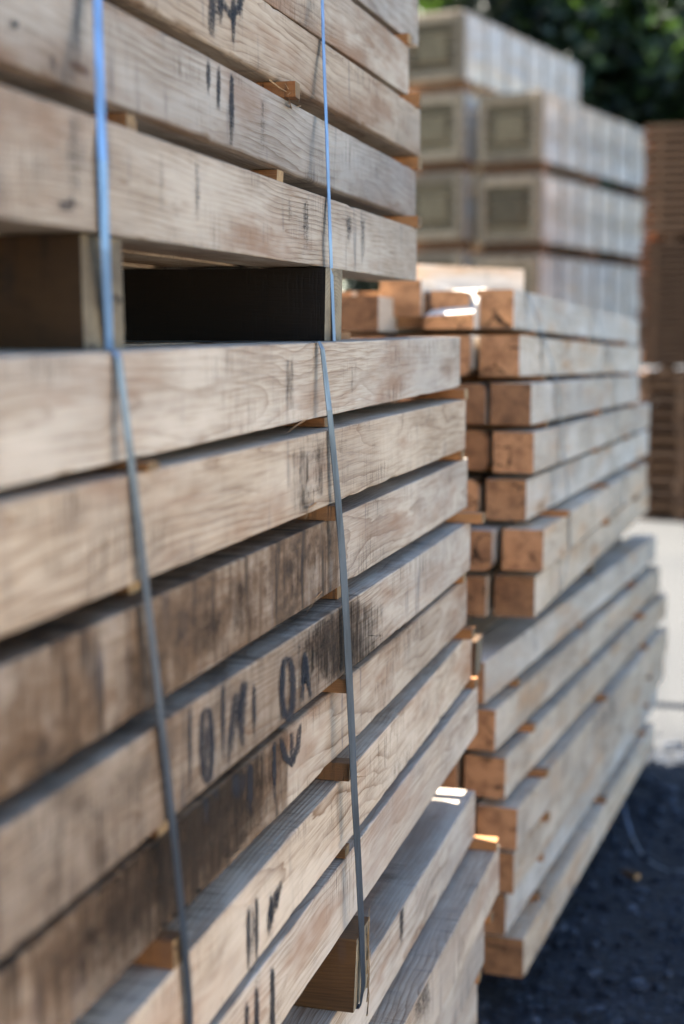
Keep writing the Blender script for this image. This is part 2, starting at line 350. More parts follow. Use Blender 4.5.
Lb = bundle(LB, Lcol, Llab, 2.95, FG, FIL, FI, wane_front={3: (0, .004, 0, 0), 4: (.004, .003, 0, 0)})
Bb = bundle(BB, Bcol, Blab, 2.95, FG, FIL, FI)

def crosspiece(name, Y, z0, z1, x_end, length, width, mat, col, label, cat, group, skew=0.0, seg=30, wane=(0, 0, 0, 0)):
    """slat or bearer across the stack: its right end at x_end, centred on Y, between heights z0 and z1"""
    h = z1-z0
    o = link(name, sawn_mesh(name, length, width, h, seg, random.randint(1, 900), wane, .8, random.uniform(-.05, .05), random.uniform(-.05, .05)), mat)
    # local +Y -> world -X, local +X -> world +Y : rotation by +90 deg about Z ; local x=0 face is then the far one
    o.matrix_world = Matrix.Translation((x_end, Y+width/2, z1)) @ Matrix.Rotation(math.pi/2+skew, 4, 'Z')
    o.color = col
    return tag(o, label, cat, group)
def slat_between(up, lo, Y, xend, label, group, width=.03, col=None, skew=0.0, length=.88, thin=0.0, wane=(0, 0, 0, 0)):
    z1, z0 = up.zbot(Y)-.0006, lo.ztop(Y)+.0006
    for u2, l2 in zip(up.inner, lo.inner): z1 = min(z1, u2.zbot(Y)-.0006); z0 = max(z0, l2.ztop(Y)+.0006)
    if thin: z1 = z0+thin
    if z1-z0 < .004: return None
    return crosspiece('spacer_slat', Y, z0, z1, xend, length, width, 'slat', col or (random.uniform(.7, 1.05), random.uniform(0, .3), 1, .3), label, 'spacer slat', group, skew, 16, wane)

# rows of slats: place along Y where the straps run, and at the far end
YL, YR = on_x(100, 300, -.575).y, on_x(333, 300, -.60).y
def Yat(px, py, X): return on_x(px, py, X).y
SG = 'spacer slats in the front stack'
strapname = {'L': 'wide blurred strap', 'R': 'twisted strap'}
def lab_gap(bundle_name, i): return {'U': f'under the {ORD[i]} beam from the front stack top', 'L': f'under the {ORD[i]} beam below the dark bearers',
                                    'B': f'under the {ORD[i]} beam below the splintered bearer'}[bundle_name]
# right ends of visible slats in photo pixels (x, y): end of the slat seen by the strap rows
# upper bundle
ends = {('U', 2, 'R'): (300, 104), ('U', 3, 'R'): (283, 176), ('U', 3, 'L'): (136, 125), ('U', 2, 'L'): (80, -50), ('U', 1, 'R'): (345, 52),
        ('L', 0, 'L'): (159, 465), ('L', 1, 'L'): (140, 590), ('L', 2, 'L'): (152, 712), ('L', 3, 'L'): (168, 830), ('L', 4, 'L'): (184, 972),
        ('L', 0, 'R'): (330, 428), ('L', 1, 'R'): (340, 511), ('L', 2, 'R'): (342, 597), ('L', 3, 'R'): (353, 682), ('L', 4, 'R'): (353, 772), ('L', 5, 'R'): (349, 855)}
stick = {('U', 2, 'R'): .016, ('U', 3, 'R'): -.002, ('U', 3, 'L'): .002, ('U', 1, 'R'): -.03, ('L', 0, 'L'): .002, ('L', 1, 'L'): -.03, ('L', 2, 'L'): -.03, ('L', 3, 'L'): -.006,
         ('L', 4, 'L'): .0, ('L', 0, 'R'): -.006, ('L', 1, 'R'): .003, ('L', 2, 'R'): -.01, ('L', 3, 'R'): .003, ('L', 4, 'R'): .006, ('L', 5, 'R'): -.004}
S = {'U': Ub, 'L': Lb, 'B': Bb}
slats = {}
for (bn, i, row), (px, py) in ends.items():
    up, lo = S[bn][i], S[bn][i+1]; X = max(up.x(2.0), lo.x(2.0)) if bn != 'U' else up.x(1.6)
    if stick.get((bn, i, row), 0) < 0: X = min(up.x(2), lo.x(2))
    X += stick.get((bn, i, row), 0)+(.007 if bn == 'L' else .004)
    Y = on_x(px, py, X).y - .013
    slats[(bn, i, row)] = slat_between(up, lo, Y, X, f'slat by the {strapname[row]} {lab_gap(bn, i)}', SG, .028, skew=random.uniform(-.05, .05))
for i in range(4):
    for row, Y in (('L', YL+.06), ('R', YR+.02)):
        up, lo = Bb[i], Bb[i+1]
        slat_between(up, lo, Y, min(up.x(2), lo.x(2))-.01, f'slat near the {strapname[row]} {lab_gap("B", i)}', SG, .03)
slat_between(Lb[5], Lb[6], on_x(190, 1030, -.53).y, -.54, 'slat by the wide blurred strap under the sixth beam below the dark bearers', SG, .03)
farends = [('U', 0, 403, 36, .018), ('U', 1, 424, 97, .03), ('U', 2, 422, 160, .01), ('U', 3, 427, 224, .035),
           ('L', 0, 460, 392, .004), ('L', 1, 467, 453, .004), ('L', 2, 480, 514, .03), ('L', 3, 472, 576, .008), ('L', 4, 472, 634, .018), ('L', 5, 478, 693, .0),
           ('B', 0, 503, 855, -.001), ('B', 1, 495, 925, .02), ('B', 2, 492, 960, .01), ('B', 3, 486, 1010, .005)]
for bn, i, px, py, st in farends:
    up, lo = S[bn][i], S[bn][i+1]; ye = min(up.yb, lo.yb)
    X = (lo if bn != 'U' else up).x(ye)+st
    Y = ye-.022 if bn != 'B' else lo.yb-.026
    if (bn, i) == ('L', 5): Y = lo.yb-.024
    slat_between(up, lo, Y, X, f'pale slat at the far end {lab_gap(bn, i)}', SG, .034,
                 col=(random.uniform(1.1, 1.5), .0, 1, .2), skew=random.uniform(-.04, .04))

# bearers: ones painted dark for gap shade between the upper and middle bundles, the splintered ones lower down
def bearer(up, lo, Y, xend, width, label, group, col, length=.90, wane=(0, 0, 0, 0)):
    z1 = min([up.zbot(Y)]+[c.zbot(Y) for c in up.inner])-.0012; z0 = max([lo.ztop(Y)]+[c.ztop(Y) for c in lo.inner])+.0016
    return crosspiece('bearer', Y, z0, z1, xend, length, width, 'bearer', col, label, 'bearer', group, seg=40, wane=wane), z0, z1
BG = 'bearers under the bundles of the front stack'
XU = -.588
yA, yB = on_x(84, 300, XU).y, on_x(121, 300, XU).y
bL, zbl0, zbl1 = bearer(Ub[4], Lb[0], (yA+yB)/2, XU, yB-yA, 'stained bearer darkened for gap shade, with a pale end beneath the wide blurred strap', BG, (.42, .9, 1, .4))
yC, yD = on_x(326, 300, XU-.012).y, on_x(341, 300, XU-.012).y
bR, zbr0, zbr1 = bearer(Ub[4], Lb[0], (yC+yD)/2, XU-.012, yD-yC, 'bearer painted nearly black for gap shade, with pale end beneath the narrow upper strap', BG, (.08, .5, 1, .3))
XB = -.508
yE, yF = on_x(354, 960, XB).y, on_x(369, 960, XB).y
b2, zb20, zb21 = bearer(Lb[6], Bb[0], (yE+yF)/2, XB, yF-yE, 'splintered yellow brown bearer pressed down by the end of the twisted strap', BG, (1.25, .1, 1, .2))
bearer(Lb[6], Bb[0], on_x(195, 1200, XB).y, XB-.02, .08, 'yellow brown bearer in line with the wide blurred strap, under the cream beam', BG, (1.1, .1, 1, .2))
for Y, s in ((.62, 'near'), (2.15, 'far')):
    z1 = min([Bb[4].zbot(Y)]+[c.zbot(Y) for c in Bb[4].inner])-.001
    crosspiece('bearer', Y, gz(Y), z1, -.56, .84, .10, 'bearer', (.9, .3, 1, .3), f'squat ground bearer under the {s} half of the front stack', 'bearer', BG)

# ------------------------------------------------------------------ steel straps
def strap(pts, width, label, group, inner_x, z_low, z_top, twist=None, over=(), mat='band'):
    """front run through pts (top to bottom), then under and over the bundle and back up behind it"""
    P = [Vector(p) for p in pts]
    n = len(P); run = []
    for i, p in enumerate(P):
        run.append((p, twist[i] if twist else 0.0))
    # refine
    fine = []
    for (p, a), (q, b) in zip(run[:-1], run[1:]):
        for k in range(8):
            t = k/8; fine.append((p.lerp(q, t), a+(b-a)*t))
    fine.append(run[-1])
    for k, (p, a) in enumerate(fine):
        for b in over:
            if b.zbot(p.y)-.006 < p.z < b.ztop(p.y)+.006:
                need = b.x(p.y)+.0042+abs(math.sin(a))*width/2
                if p.x < need: p.x = need
    loop = []
    top, bot = P[0], P[-1]
    loop += [(Vector((inner_x, top.y, z_top)), None)]
    loop += [(Vector((top.x-.004, top.y, z_top)), None)]
    V, Fc = [], []; th = .0009
    def ring(p, wd, nd):
        for s, u in ((-1, 0), (1, 0), (1, 1), (-1, 1)): V.append(p+wd*(s*width/2)+nd*(u*th))
    Yv, Zv, Xv = Vector((0, 1, 0)), Vector((0, 0, 1)), Vector((1, 0, 0))
    for p, _ in loop: ring(p, Yv, Zv)
    for p, a in fine:
        wd = (Yv*math.cos(a)+Xv*math.sin(a)).normalized(); nd = (Xv*math.cos(a)-Yv*math.sin(a)).normalized()
        ring(p, wd, nd)
    ring(Vector((bot.x-.004, bot.y, z_low)), Yv, -Zv); ring(Vector((inner_x, bot.y, z_low)), Yv, -Zv)
    nr = len(V)//4
    for i in range(nr-1):
        for j in range(4):
            a, b = i*4+j, i*4+(j+1) % 4; Fc.append((a, b, b+4, a+4))
    Fc.append((3, 2, 1, 0)); Fc.append(tuple((nr-1)*4+j for j in range(4)))
    o = link('steel_strap', mesh('steel_strap', V, Fc), mat)
    return tag(o, label, 'strap', group)
STG = 'steel straps round the bundles'
def hull_x(beams, Y, extra=()):
    pts = sorted([(z, b.x(Y)+.0042) for b in beams for z in (b.zbot(Y), b.ztop(Y))]+list(extra))
    H = []
    for p in pts:
        while len(H) > 1 and (H[-1][1]-H[-2][1])*(p[0]-H[-2][0]) <= (p[1]-H[-2][1])*(H[-1][0]-H[-2][0]): H.pop()
        H.append(p)
    zs, xs = [p[0] for p in H], [p[1] for p in H]
    return lambda z: float(np.interp(z, zs, xs))
def run_px(lst, beams, Y, extra=(), ease=0.0):
    hx_ = hull_x(beams, Y, extra); out = []
    for px, py in lst:
        X = hx_(EYE)
        for _ in range(12): P_ = on_x(px, py, X); X = hx_(P_.z)+ease
        out.append(on_x(px, py, X))
    return out
def facepts(lst, off=.0016): return [on_x(px, py, X+off) for px, py, X in lst]
# upper bundle: left (blurred) and right (thin) straps, running down over the bearer ends
P_ = run_px([(95, -170), (97, 0), (99, 70), (102, 160), (105, 250), (109, 349)], Ub, 1.25, ((zbl0, XU+.002), (zbl1, XU+.002)))
strap(P_, .019, 'bright blue grey strap over the beams and the pale ended left bearer', STG, -1.35, zbl0-.0012, Ub[0].ztop(1.2)+.002, mat='band_sky_blue')
P_ = run_px([(319, -60), (322, 0), (324, 70), (327, 150), (330, 240), (334, 344)], Ub, 2.1, ((zbr0, XU-.010), (zbr1, XU-.010)))
strap(P_, .015, 'thin light blue strap over the beams and the nearly black bearer', STG, -1.35, zbr0-.0012, Ub[0].ztop(2.1)+.002, mat='band_sky_blue')
P_ = run_px([(118, 358), (128, 440), (138, 520), (148, 610), (160, 710), (172, 820), (184, 940), (189, 1000), (191, 1090), (193, 1180)], Lb, 1.3, ((zb20, XB-.02),))
strap(P_, .0145, 'long blurred grey strap down the face of the stack from the left bearer', STG, -1.35, Bb[0].ztop(1.3)+.0004, Lb[0].ztop(1.3)+.0007)
P_ = run_px([(322, 349), (329, 410), (336, 480), (341, 540), (345, 600), (348, 660), (351, 720), (354, 790), (358, 860), (361, 920), (363, 985)], Lb, 2.1, ((zb20, XB+.002), (zb21, XB+.002)), .0045)
strap(P_, .0145, 'twisted dark steel strap down the sharpest part of the beams to the splintered bearer', STG, -1.35, zb20-.0012, Lb[0].ztop(2.1)+.0007,
      twist=[.08, .22, .28, .38, .42, .42, .40, .36, .34, .30, .12])

# ------------------------------------------------------------------ painted marks and stains on the beams (thin children)
def strokes(b, name, lst, mat, lift=.0009, kind=None):
    """lst of strokes; a stroke is a list of (px, py, width_px, strength) seen on the face of beam b"""
    inv = b.o.matrix_world.inverted()
    nrm = Vector((b.D.y, -b.D.x, 0)).normalized(); P = b.P0
    def hit(px, py):
        d = ray(px, py); t = (P-EP).dot(nrm)/d.dot(nrm); return EP+d*t
    for ns_, st in enumerate(lst):
        V, Fc, A = [], [], []
        fine = []
        for p, q in zip(st[:-1], st[1:]):
            nsub = max(2, int(math.hypot(q[0]-p[0], q[1]-p[1])/4))
            for k in range(nsub): fine.append([p[i]+(q[i]-p[i])*k/nsub for i in range(4)])
        fine.append(list(st[-1])); base = len(V)
        for i, (x, y, wd, s) in enumerate(fine):
            p, q = fine[max(0, i-1)], fine[min(len(fine)-1, i+1)]
            dx, dy = q[0]-p[0], q[1]-p[1]; l = math.hypot(dx, dy) or 1; nxx, nyy = -dy/l, dx/l
            jw = wd*1.9*(1+.25*N1(y*.13, x*.07+i*.01))
            for k in (-1, -.5, 0, .5, 1):
                w3 = hit(x+nxx*jw*.5*k, y+nyy*jw*.5*k); lo = inv @ w3; lo.x += lift+ns_*.00003+N1(lo.y*1.1, b.seed)*.0022
                if lo.z > -.001: lo.z = -.001
                if lo.z < -b.h+.001: lo.z = -b.h+.001
                V.append(lo); A.append((1-abs(k)**2)*s*min(1, .25+min(i, len(fine)-1-i)/(2.5 if mat == 'ink' else 5)))
        for i in range(len(fine)-1):
            for k in range(4):
                a = base+i*5+k; Fc.append((a, a+1, a+6, a+5))
        me = mesh(name, V, Fc); at = me.attributes.new('fade', 'FLOAT', 'POINT'); at.data.foreach_set('value', A)
        o = link(name, me, mat, b.o); o.matrix_parent_inverse = Matrix()
def streak(b, Y, wd, st, top=0., bot=1.):
    """soft rain streak down the face of beam b at world Y"""
    y0 = (Y-b.P0.y)/b.D.y*b.D.length; V, Fc, A = [], [], []
    for i in range(7):
        t_ = top+(bot-top)*i/6
        for k in (-1, -.5, 0, .5, 1): V.append((.0008+N1(y0*1.1, b.seed)*.0022, y0+k*wd/2*(1+.3*N1(i*.9, Y)), -.001-(b.h-.002)*t_)); A.append((1-k*k)*st*(1-.5*i/6))
    for i in range(6):
        for k in range(4): a = i*5+k; Fc.append((a, a+1, a+6, a+5))
    me = mesh('rain_streak', V, Fc); at = me.attributes.new('fade', 'FLOAT', 'POINT'); at.data.foreach_set('value', A)
    o = link('rain_streak', me, 'ink', b.o); o.matrix_parent_inverse = Matrix()
def v(x, y0, y1, wd=2.6, s=1., lean=0): return [(x, y0, wd*.8, s*.9), (x+lean*.5, (y0+y1)/2, wd, s), (x+lean, y1, wd*.6, s*.35)]
def loop(cx_, cy_, rx, ry, wd=3, s=1., lean=0): return [(cx_+rx*math.sin(a)+lean*math.cos(a), cy_-ry*math.cos(a), wd, s) for a in [k/12*2*math.pi for k in range(13)]]
strokes(Lb[3], 'painted_mark', [v(190, 703, 798, 3.4), loop(207, 745, 5.5, 38, 4), [(207, 725, 7, .7), (206, 778, 7, .7)], v(223, 680, 772, 3.6),
    [(236, 690, 4, .9), (230, 740, 4, .9), (228, 768, 3, .6)], [(245, 679, 6, 1), (240, 715, 7, 1), (243, 752, 3, .6)], [(243, 690, 3, .8), (231, 758, 3, .5)], v(254, 682, 744, 3.2),
    loop(287, 688, 5.5, 32, 4.5), v(282, 660, 720, 3.4), [(301, 703, 3, .8), (304, 654, 4, 1), (310, 700, 3, .8)], [(302, 682, 3, .8), (309, 680, 3, .8)], v(304, 655, 690, 5, .8)], 'ink')
strokes(Lb[4], 'painted_mark', [v(216, 775, 806, 4), v(236, 770, 806, 7), v(250, 760, 818, 4.5), v(274, 738, 806, 3.4),
    [(280, 735, 4, .9), (285, 758, 5, 1), (291, 764, 5, 1), (297, 748, 4, .9), (300, 722, 3, .8)], v(291, 728, 768, 4, .8), v(243, 770, 800, 3), v(206, 785, 830, 3.4)], 'ink')
strokes(Lb[5], 'painted_mark', [v(249, 905, 985, 3.4), v(257, 895, 975, 3.2), [(249, 970, 4, .8), (254, 974, 5, .9), (262, 955, 3, .6)], [(278, 886, 3, .9), (271, 915, 5, 1), (268, 938, 3, .6)], v(271, 892, 934, 2.6), [(282, 878, 2.5, .8), (275, 915, 3, .8)],
    v(253, 905, 972, 2.2, .7)], 'ink')
strokes(Lb[6], 'painted_mark', [v(245, 1000, 1090, 3.6, 1.1), v(255, 985, 1090, 4, 1.1), v(271, 966, 1070, 4, 1.1), [(252, 985, 3, .6), (258, 972, 3, .6)]], 'ink')
strokes(Ub[2], 'painted_mark', [v(212, -20, 46, 7, .9), v(220, -14, 30, 5, .9), v(233, -10, 52, 4), [(222, 0, 5, .9), (232, 20, 4, .8), (241, -2, 5, .9)], v(240, -14, 24, 5, .9), v(158, 14, 62, 4, .35)], 'ink')
strokes(Ub[3], 'painted_mark', [v(208, 58, 98, 3), v(218, 64, 118, 3.4), v(231, 72, 152, 3.8), [(6, 20, 9, 1), (13, 26, 8, .9), (9, 33, 4, .4)], [(14, 24, 4, .35), (60, 46, 3, .2)], v(51, 48, 86, 6, .55), v(76, -10, 84, 12, .4), v(262, 95, 168, 4, .4)], 'ink')
strokes(Ub[4], 'painted_mark', [v(197, 158, 236, 4, .55), v(161, 150, 226, 4, .4), v(305, 196, 256, 5, .55), v(289, 192, 232, 3, .4), v(348, 210, 248, 4.5, .6), v(362, 214, 264, 4, .55), v(73, 112, 214, 14, .5), v(66, 196, 216, 16, .8), v(175, 195, 232, 5, .35)], 'ink')
strokes(Bb[0], 'painted_mark', [v(401, 897, 948, 3.4, .9), v(430, 870, 900, 4, .3)], 'ink')
strokes(Bb[1], 'painted_mark', [v(425, 968, 1030, 10, .6), v(418, 985, 1030, 6, .6)], 'ink')
# dark weather stains with their own outlines
strokes(Lb[3], 'weather_stain', [[(352, 590, 50, .7), (338, 655, 60, 1.), (330, 690, 50, .6)], [(312, 615, 20, .5), (318, 690, 26, .5)], [(95, 800, 14, .5), (100, 880, 24, .5)]], 'stain', .0006)
strokes(Lb[4], 'weather_stain', [[(40, 1010, 60, .3), (100, 945, 74, .75), (170, 870, 74, 1.), (230, 808, 62, .95), (275, 768, 40, .5), (310, 736, 30, .1)], [(130, 872, 30, .5), (200, 812, 36, 1.), (260, 760, 30, .7), (300, 728, 18, .2)]], 'stain', .0006)
strokes(Lb[2], 'weather_stain', [[(205, 600, 26, .7), (208, 665, 30, .6)], [(240, 570, 20, .5), (242, 640, 24, .6)], [(128, 640, 16, .6), (131, 715, 18, .6)], [(300, 545, 34, .55), (300, 610, 30, .4)]], 'stain', .0006)
strokes(Lb[1], 'weather_stain', [[(300, 440, 16, .6), (302, 520, 16, .7)], [(318, 434, 12, .6), (319, 508, 12, .5)], [(342, 430, 10, .4), (343, 496, 10, .4)]], 'stain', .0006)
strokes(Lb[0], 'weather_stain', [[(289, 352, 6, .7), (290, 420, 8, .5)], [(352, 350, 6, .5), (353, 400, 6, .4)]], 'stain', .0006)

# splinters and frayed slat ends
def splinter(parent, pts, r, name='splinter'):
    V, Fc = [], []; inv = parent.matrix_world.inverted()
    for i, p in enumerate(pts):
        rr = r*(1-.85*i/(len(pts)-1))
        for k in range(4):
            a = k*math.pi/2+.4; V.append(inv @ (Vector(p)+Vector((math.cos(a)*rr*.4, math.cos(a)*rr, math.sin(a)*rr))))
    for i in range(len(pts)-1):
        for k in range(4): a, b = i*4+k, i*4+(k+1) % 4; Fc.append((a, b, b+4, a+4))
    Fc.append((0, 1, 2, 3)); Fc.append(tuple(len(V)-1-k for k in range(4)))
    o = link(name, mesh(name, V, Fc), 'slat', parent); o.matrix_parent_inverse = Matrix(); o.color = (1.2, 0, 1, 0); return o
def spl_px(parent, pxs, X, r):
    splinter(parent, [on_x(x, y, X+dx) for x, y, dx in pxs], r)
s_ = slats[('U', 2, 'R')]
if s_:
    X = Ub[2].x(1.7)
    for k in range(7):
        x0, y0 = random.uniform(287, 299), random.uniform(88, 112)
        spl_px(s_, [(x0, y0, .002), (x0+random.uniform(-2, 3), y0+random.uniform(-4, 2), .012), (x0+random.uniform(-4, 5), y0+random.uniform(-9, 4), .02)], X, .0016)
    spl_px(s_, [(270, 80, .003), (280, 88, .008), (294, 96, .012)], X, .002)
for (key, pxs, Xo) in ((('L', 0, 'R'), [(305, 420, -.004), (297, 425, .006), (288, 432, .01)], 0), (('L', 1, 'R'), [(316, 503, .0), (309, 508, .006), (305, 520, .01)], 0),
                       (('L', 2, 'R'), [(322, 592, .0), (315, 600, .006), (307, 612, .009)], 0), (('L', 4, 'R'), [(350, 775, .0), (358, 777, .012), (366, 776, .02)], 0)):
    s_ = slats.get(key)
    if s_: spl_px(s_, pxs, Lb[key[1]].x(2.0)+.002, .0014)
# torn slivers on the splintered bearer
for k in range(6):
    y0 = 915+k*14
    spl_px(b2, [(367, y0+30, .0), (369, y0+10, .003), (368+random.uniform(-1, 3), y0-8, .006)], XB, .0022)
# loose slat lying on the second row of the middle bundle
zz = Lb[0].inner[0].ztop(2.4)
o = link('loose_lath', sawn_mesh('loose_lath', .5, .05, .014, 16, 5), 'slat'); o.color = (1.5, 0, 1, .2)
o.matrix_world = Matrix.Translation((-.70, 2.2, zz+.0155)) @ Matrix.Rotation(.02, 4, 'Z')
tag(o, 'thin pale lath lying on the middle bundle behind the nearly black bearer', 'lath')

# ------------------------------------------------------------------ second stack
RB = [(-.61, .134, .1, .036, -.016, 3.845, 6.85), (-.565, .016, .1, .036, -.018, 3.688, 6.52), (-.525, -.101, .1, .035, -.017, 3.643, 6.12), (-.517, -.219, .1, .036, -.017, 3.631, 6.462),
      (-.538, -.337, .1, .037, -.018, 3.654, 6.62), (-.483, -.455, .1, .032, -.016, 3.604, 6.19), (-.508, -.573, .1, .035, -.017, 3.623, 6.46)]
SB = [(-.615, -.756, .1, .078, -.022, 3.46, 6.40), (-.593, -.874, .099, .080, -.023, 3.471, 6.33), (-.569, -.992, .099, .080, -.023, 3.48, 6.38), (-.534, -1.11, .1, .078, -.022, 3.468, 6.18),
      (-.546, -1.228, .1, .078, -.022, 3.487, 6.2), (-.57, -1.346, .1, .077, -.022, 3.515, 6.25), (-.528, -1.464, .099, .072, -.021, 3.543, 5.95)]
Rcol = [(random.uniform(1.0, 1.1), random.choice((0, .05)), 1, .7) for _ in range(7)]
Scol = [(random.uniform(.98, 1.08), random.choice((0, .1)), 1, .8) for _ in range(7)]
Rlab = [f'blurred pale beam with orange brown end, {ORD[i]} row from the top of the second stack' for i in range(7)]
Slab = [f'blurred pale beam with brown end, {ORD[i]} row under the gap in the second stack' for i in range(7)]
SGp, SIp = 'beams in the face of the second stack', 'inner beams of the second stack'
SIL = 'beam deep inside the second stack, hidden behind its outer beams'
Rb = bundle(RB, Rcol, Rlab, 2.9, SGp, lambda i: f'brown ended beam beside the face beam in the {ORD[i]} row from the second stack top', SIp, .1045, 7, 'beam_back', True)
Sb = bundle(SB, Scol, Slab, 2.9, SGp, lambda i: f'brown ended beam beside the face beam, {ORD[i]} row under the second stack gap', SIp, .1045, 7, 'beam_back', True)
S2 = 'spacer slats in the second stack'
def slat2(up, lo, px, X, st, txt, col=None):
    Y = on_x(px, 600, X).y
    slat_between(up, lo, Y, max(up.x(Y), lo.x(Y))+st, txt, S2, .035, col or (random.uniform(1., 1.4), 0, 1, .2), length=.38)
for nm, B_, lbl in (('R', Rb, 'from the top of'), ('S', Sb, 'under the gap in')):
    for i in range(6):
        Yn = max(B_[i].ya, B_[i+1].ya)
        for Y, where, st in ((Yn+.3, 'near end', random.uniform(-.04, .012)), (Yn+1.25, 'middle', random.uniform(-.03, .008)), (Yn+2.2, 'far end', random.uniform(-.02, .01))):
            if Y < min(B_[i].yb, B_[i+1].yb)-.02:
                slat_between(B_[i], B_[i+1], Y, max(B_[i].x(Y), B_[i+1].x(Y))+st, f'slat at the {where} under the {ORD[i]} beam {lbl} the second stack', S2, .035,
                             (random.uniform(.9, 1.4), 0, 1, .2), length=.85)
BG2 = 'bearers of the second stack'
for px, label, st, col in ((593, 'yellowish bearer in the gap of the second stack beside its dark void', .0, (1.6, 0, 1, .1)), (640, 'pale bearer with sunlit top at the far end of the second stack gap', .03, (1.8, 0, 1, .1)),
                           (515, 'dark bearer in the gap of the second stack near its brown ends', -.08, (.8, .2, 1, .1))):
    X = -.49; Y = on_x(px, 570, X).y
    z1 = min([Rb[6].zbot(Y)]+[c.zbot(Y) for c in Rb[6].inner])-.001; z0 = max([Sb[0].ztop(Y)]+[c.ztop(Y) for c in Sb[0].inner])+.001
    crosspiece('bearer', Y, z0, z1, X+st, .84, .08, 'bearer', col, label, 'bearer', BG2)
for Y, X, label in ((on_x(601, 866, -.46).y, -.455, 'ground bearer with pale end under the middle of the second stack'), (3.95, -.58, 'ground bearer in shadow under the near end of the second stack'), (5.7, -.47, 'ground bearer under the far end of the second stack')):
    z1 = min([Sb[6].zbot(Y)]+[c.zbot(Y) for c in Sb[6].inner])-.001
    crosspiece('bearer', Y, gz(Y), z1, X, .80, .09, 'bearer', (.9, .2, 1, .2), label, 'bearer', BG2)
# straps on the second stack
for px, B_, nm in ((551, Rb, 'nearer strap on the upper bundle of the second stack'), (597, Rb, 'farther strap on the upper bundle of the second stack'), (612, Sb, 'strap on the lower bundle of the second stack')):
    Y = on_x(px, 450 if B_ is Rb else 700, -.5).y
    hx_ = hull_x(B_, Y); zs = np.linspace(B_[0].ztop(Y)+.001, B_[-1].zbot(Y)-.001, 14)
    pts = [Vector((hx_(z), Y, z)) for z in zs]
    strap(pts, .019, f'blurred blue grey {nm}', STG, pts[0].x-.8, B_[-1].zbot(Y)-.001, B_[0].ztop(Y)+.001, over=B_)
# inky marks on the second stack's lower bundle
strokes(Sb[3], 'painted_mark', [v(604, 704, 735, 5, .5), v(612, 692, 725, 5, .5), v(598, 712, 740, 5, .4)], 'ink')
strokes(Sb[4], 'painted_mark', [v(604, 735, 765, 4, .45), v(620, 718, 742, 5, .45)], 'ink')
for i, b in enumerate(Rb+Sb):
    for Y in (4.02, 4.45, 5.0, 5.45):
        if random.random() < .75: streak(b, Y+random.uniform(-.06, .06), random.uniform(.03, .09), random.uniform(.3, .6), 0, random.uniform(.6, 1))

# loose pieces on top of the second stack
def ztop_at(B_, k, Y): return (B_[0] if k == 0 else B_[0].inner[k-1]).ztop(Y)
Yq = 4.0
p = on_x(399, 299, -.93)
def loose(name, px0, px1, y0, y1, Ydist, length, yaw, mat, col, label, cat='beam', wane=(0, 0, 0, 0), zc=0.):
    """beam whose near end fills the photo box at world Y = Ydist"""
    d0, d1 = ray(px0, y1), ray(px1, y0); a = EP+d0*(Ydist/d0.y); b = EP+d1*(Ydist/d1.y)
    Wd, Hh = b.x-a.x, b.z-a.z
    o = link(name, sawn_mesh(name, length, Wd, Hh, 40, random.randint(1, 900), wane, 1., 0, zc), mat); o.color = col
    o.matrix_world = Matrix.Translation(b) @ yawpitch(yaw, -.017)
    tag(o, label, cat, 'loose pieces on top of the second stack'); return o, a, b
Rb0 = Rb[0]
loose('timber_beam', 379, 421, 280, 317, 3.80, 2.9, .036, 'beam_back', (1.0, .05, 1, .4), 'orange ended beam raised on the top row of the second stack')
loose('timber_beam', 337, 379, 296, 331, 3.66, 2.9, .036, 'beam_back', (1.0, .05, 1, .4), 'orange ended beam seen through the gap behind the nearly black bearer')
# offcut with a sloping sawn top that catches the sun
o, a, b = loose('offcut', 424, 474, 311, 329, 3.78, .5, .036, 'beam_back', (1.15, 0, 1, .1), 'short pale offcut with sunlit sloping top between the top beams of the second stack', 'offcut')
bpy.data.objects.remove(o)
hx = b.x-a.x; hz = b.z-a.z
V = [(-hx, 0, -hz), (0, 0, -hz), (0, 0, -.004), (-hx, 0, -.012), (-hx, .16, -hz), (0, .16, -hz), (0, .16, .062), (-hx*.72, .16, .058), (-hx, .10, .0), (0, .09, .052), (-hx*.6, .10, .045)]
Fc = [(0, 1, 2, 3), (1, 5, 6, 9, 2), (4, 0, 3, 8), (3, 2, 9, 10), (3, 10, 8), (10, 9, 6, 7), (8, 10, 7), (4, 8, 7), (5, 4, 7, 6), (0, 4, 5, 1)]
o = link('offcut', mesh('offcut', V, Fc), 'beam_back'); o.color = (1.15, 0, 1, .1); o.location = b; o.rotation_euler = (0, 0, -.036)
tag(o, 'short pale offcut with sunlit sloping top between the top beams of the second stack', 'offcut', 'loose pieces on top of the second stack')
# board lying askew on top
z_ = Rb0.ztop(4.6)+.001
pA = EP+ray(424, 278)*(4.55/ray(424, 278).y)
o = link('timber_plank', sawn_mesh('timber_plank', .42, .1, .105, 40, 77), 'beam_back'); o.color = (1.1, 0, 1, .3)
o.matrix_world = Matrix.Translation((pA.x, 4.45, z_+.107)) @ yawpitch(.72, -.014)
tag(o, 'pale timber lying askew on top of the second stack', 'plank', 'loose pieces on top of the second stack')

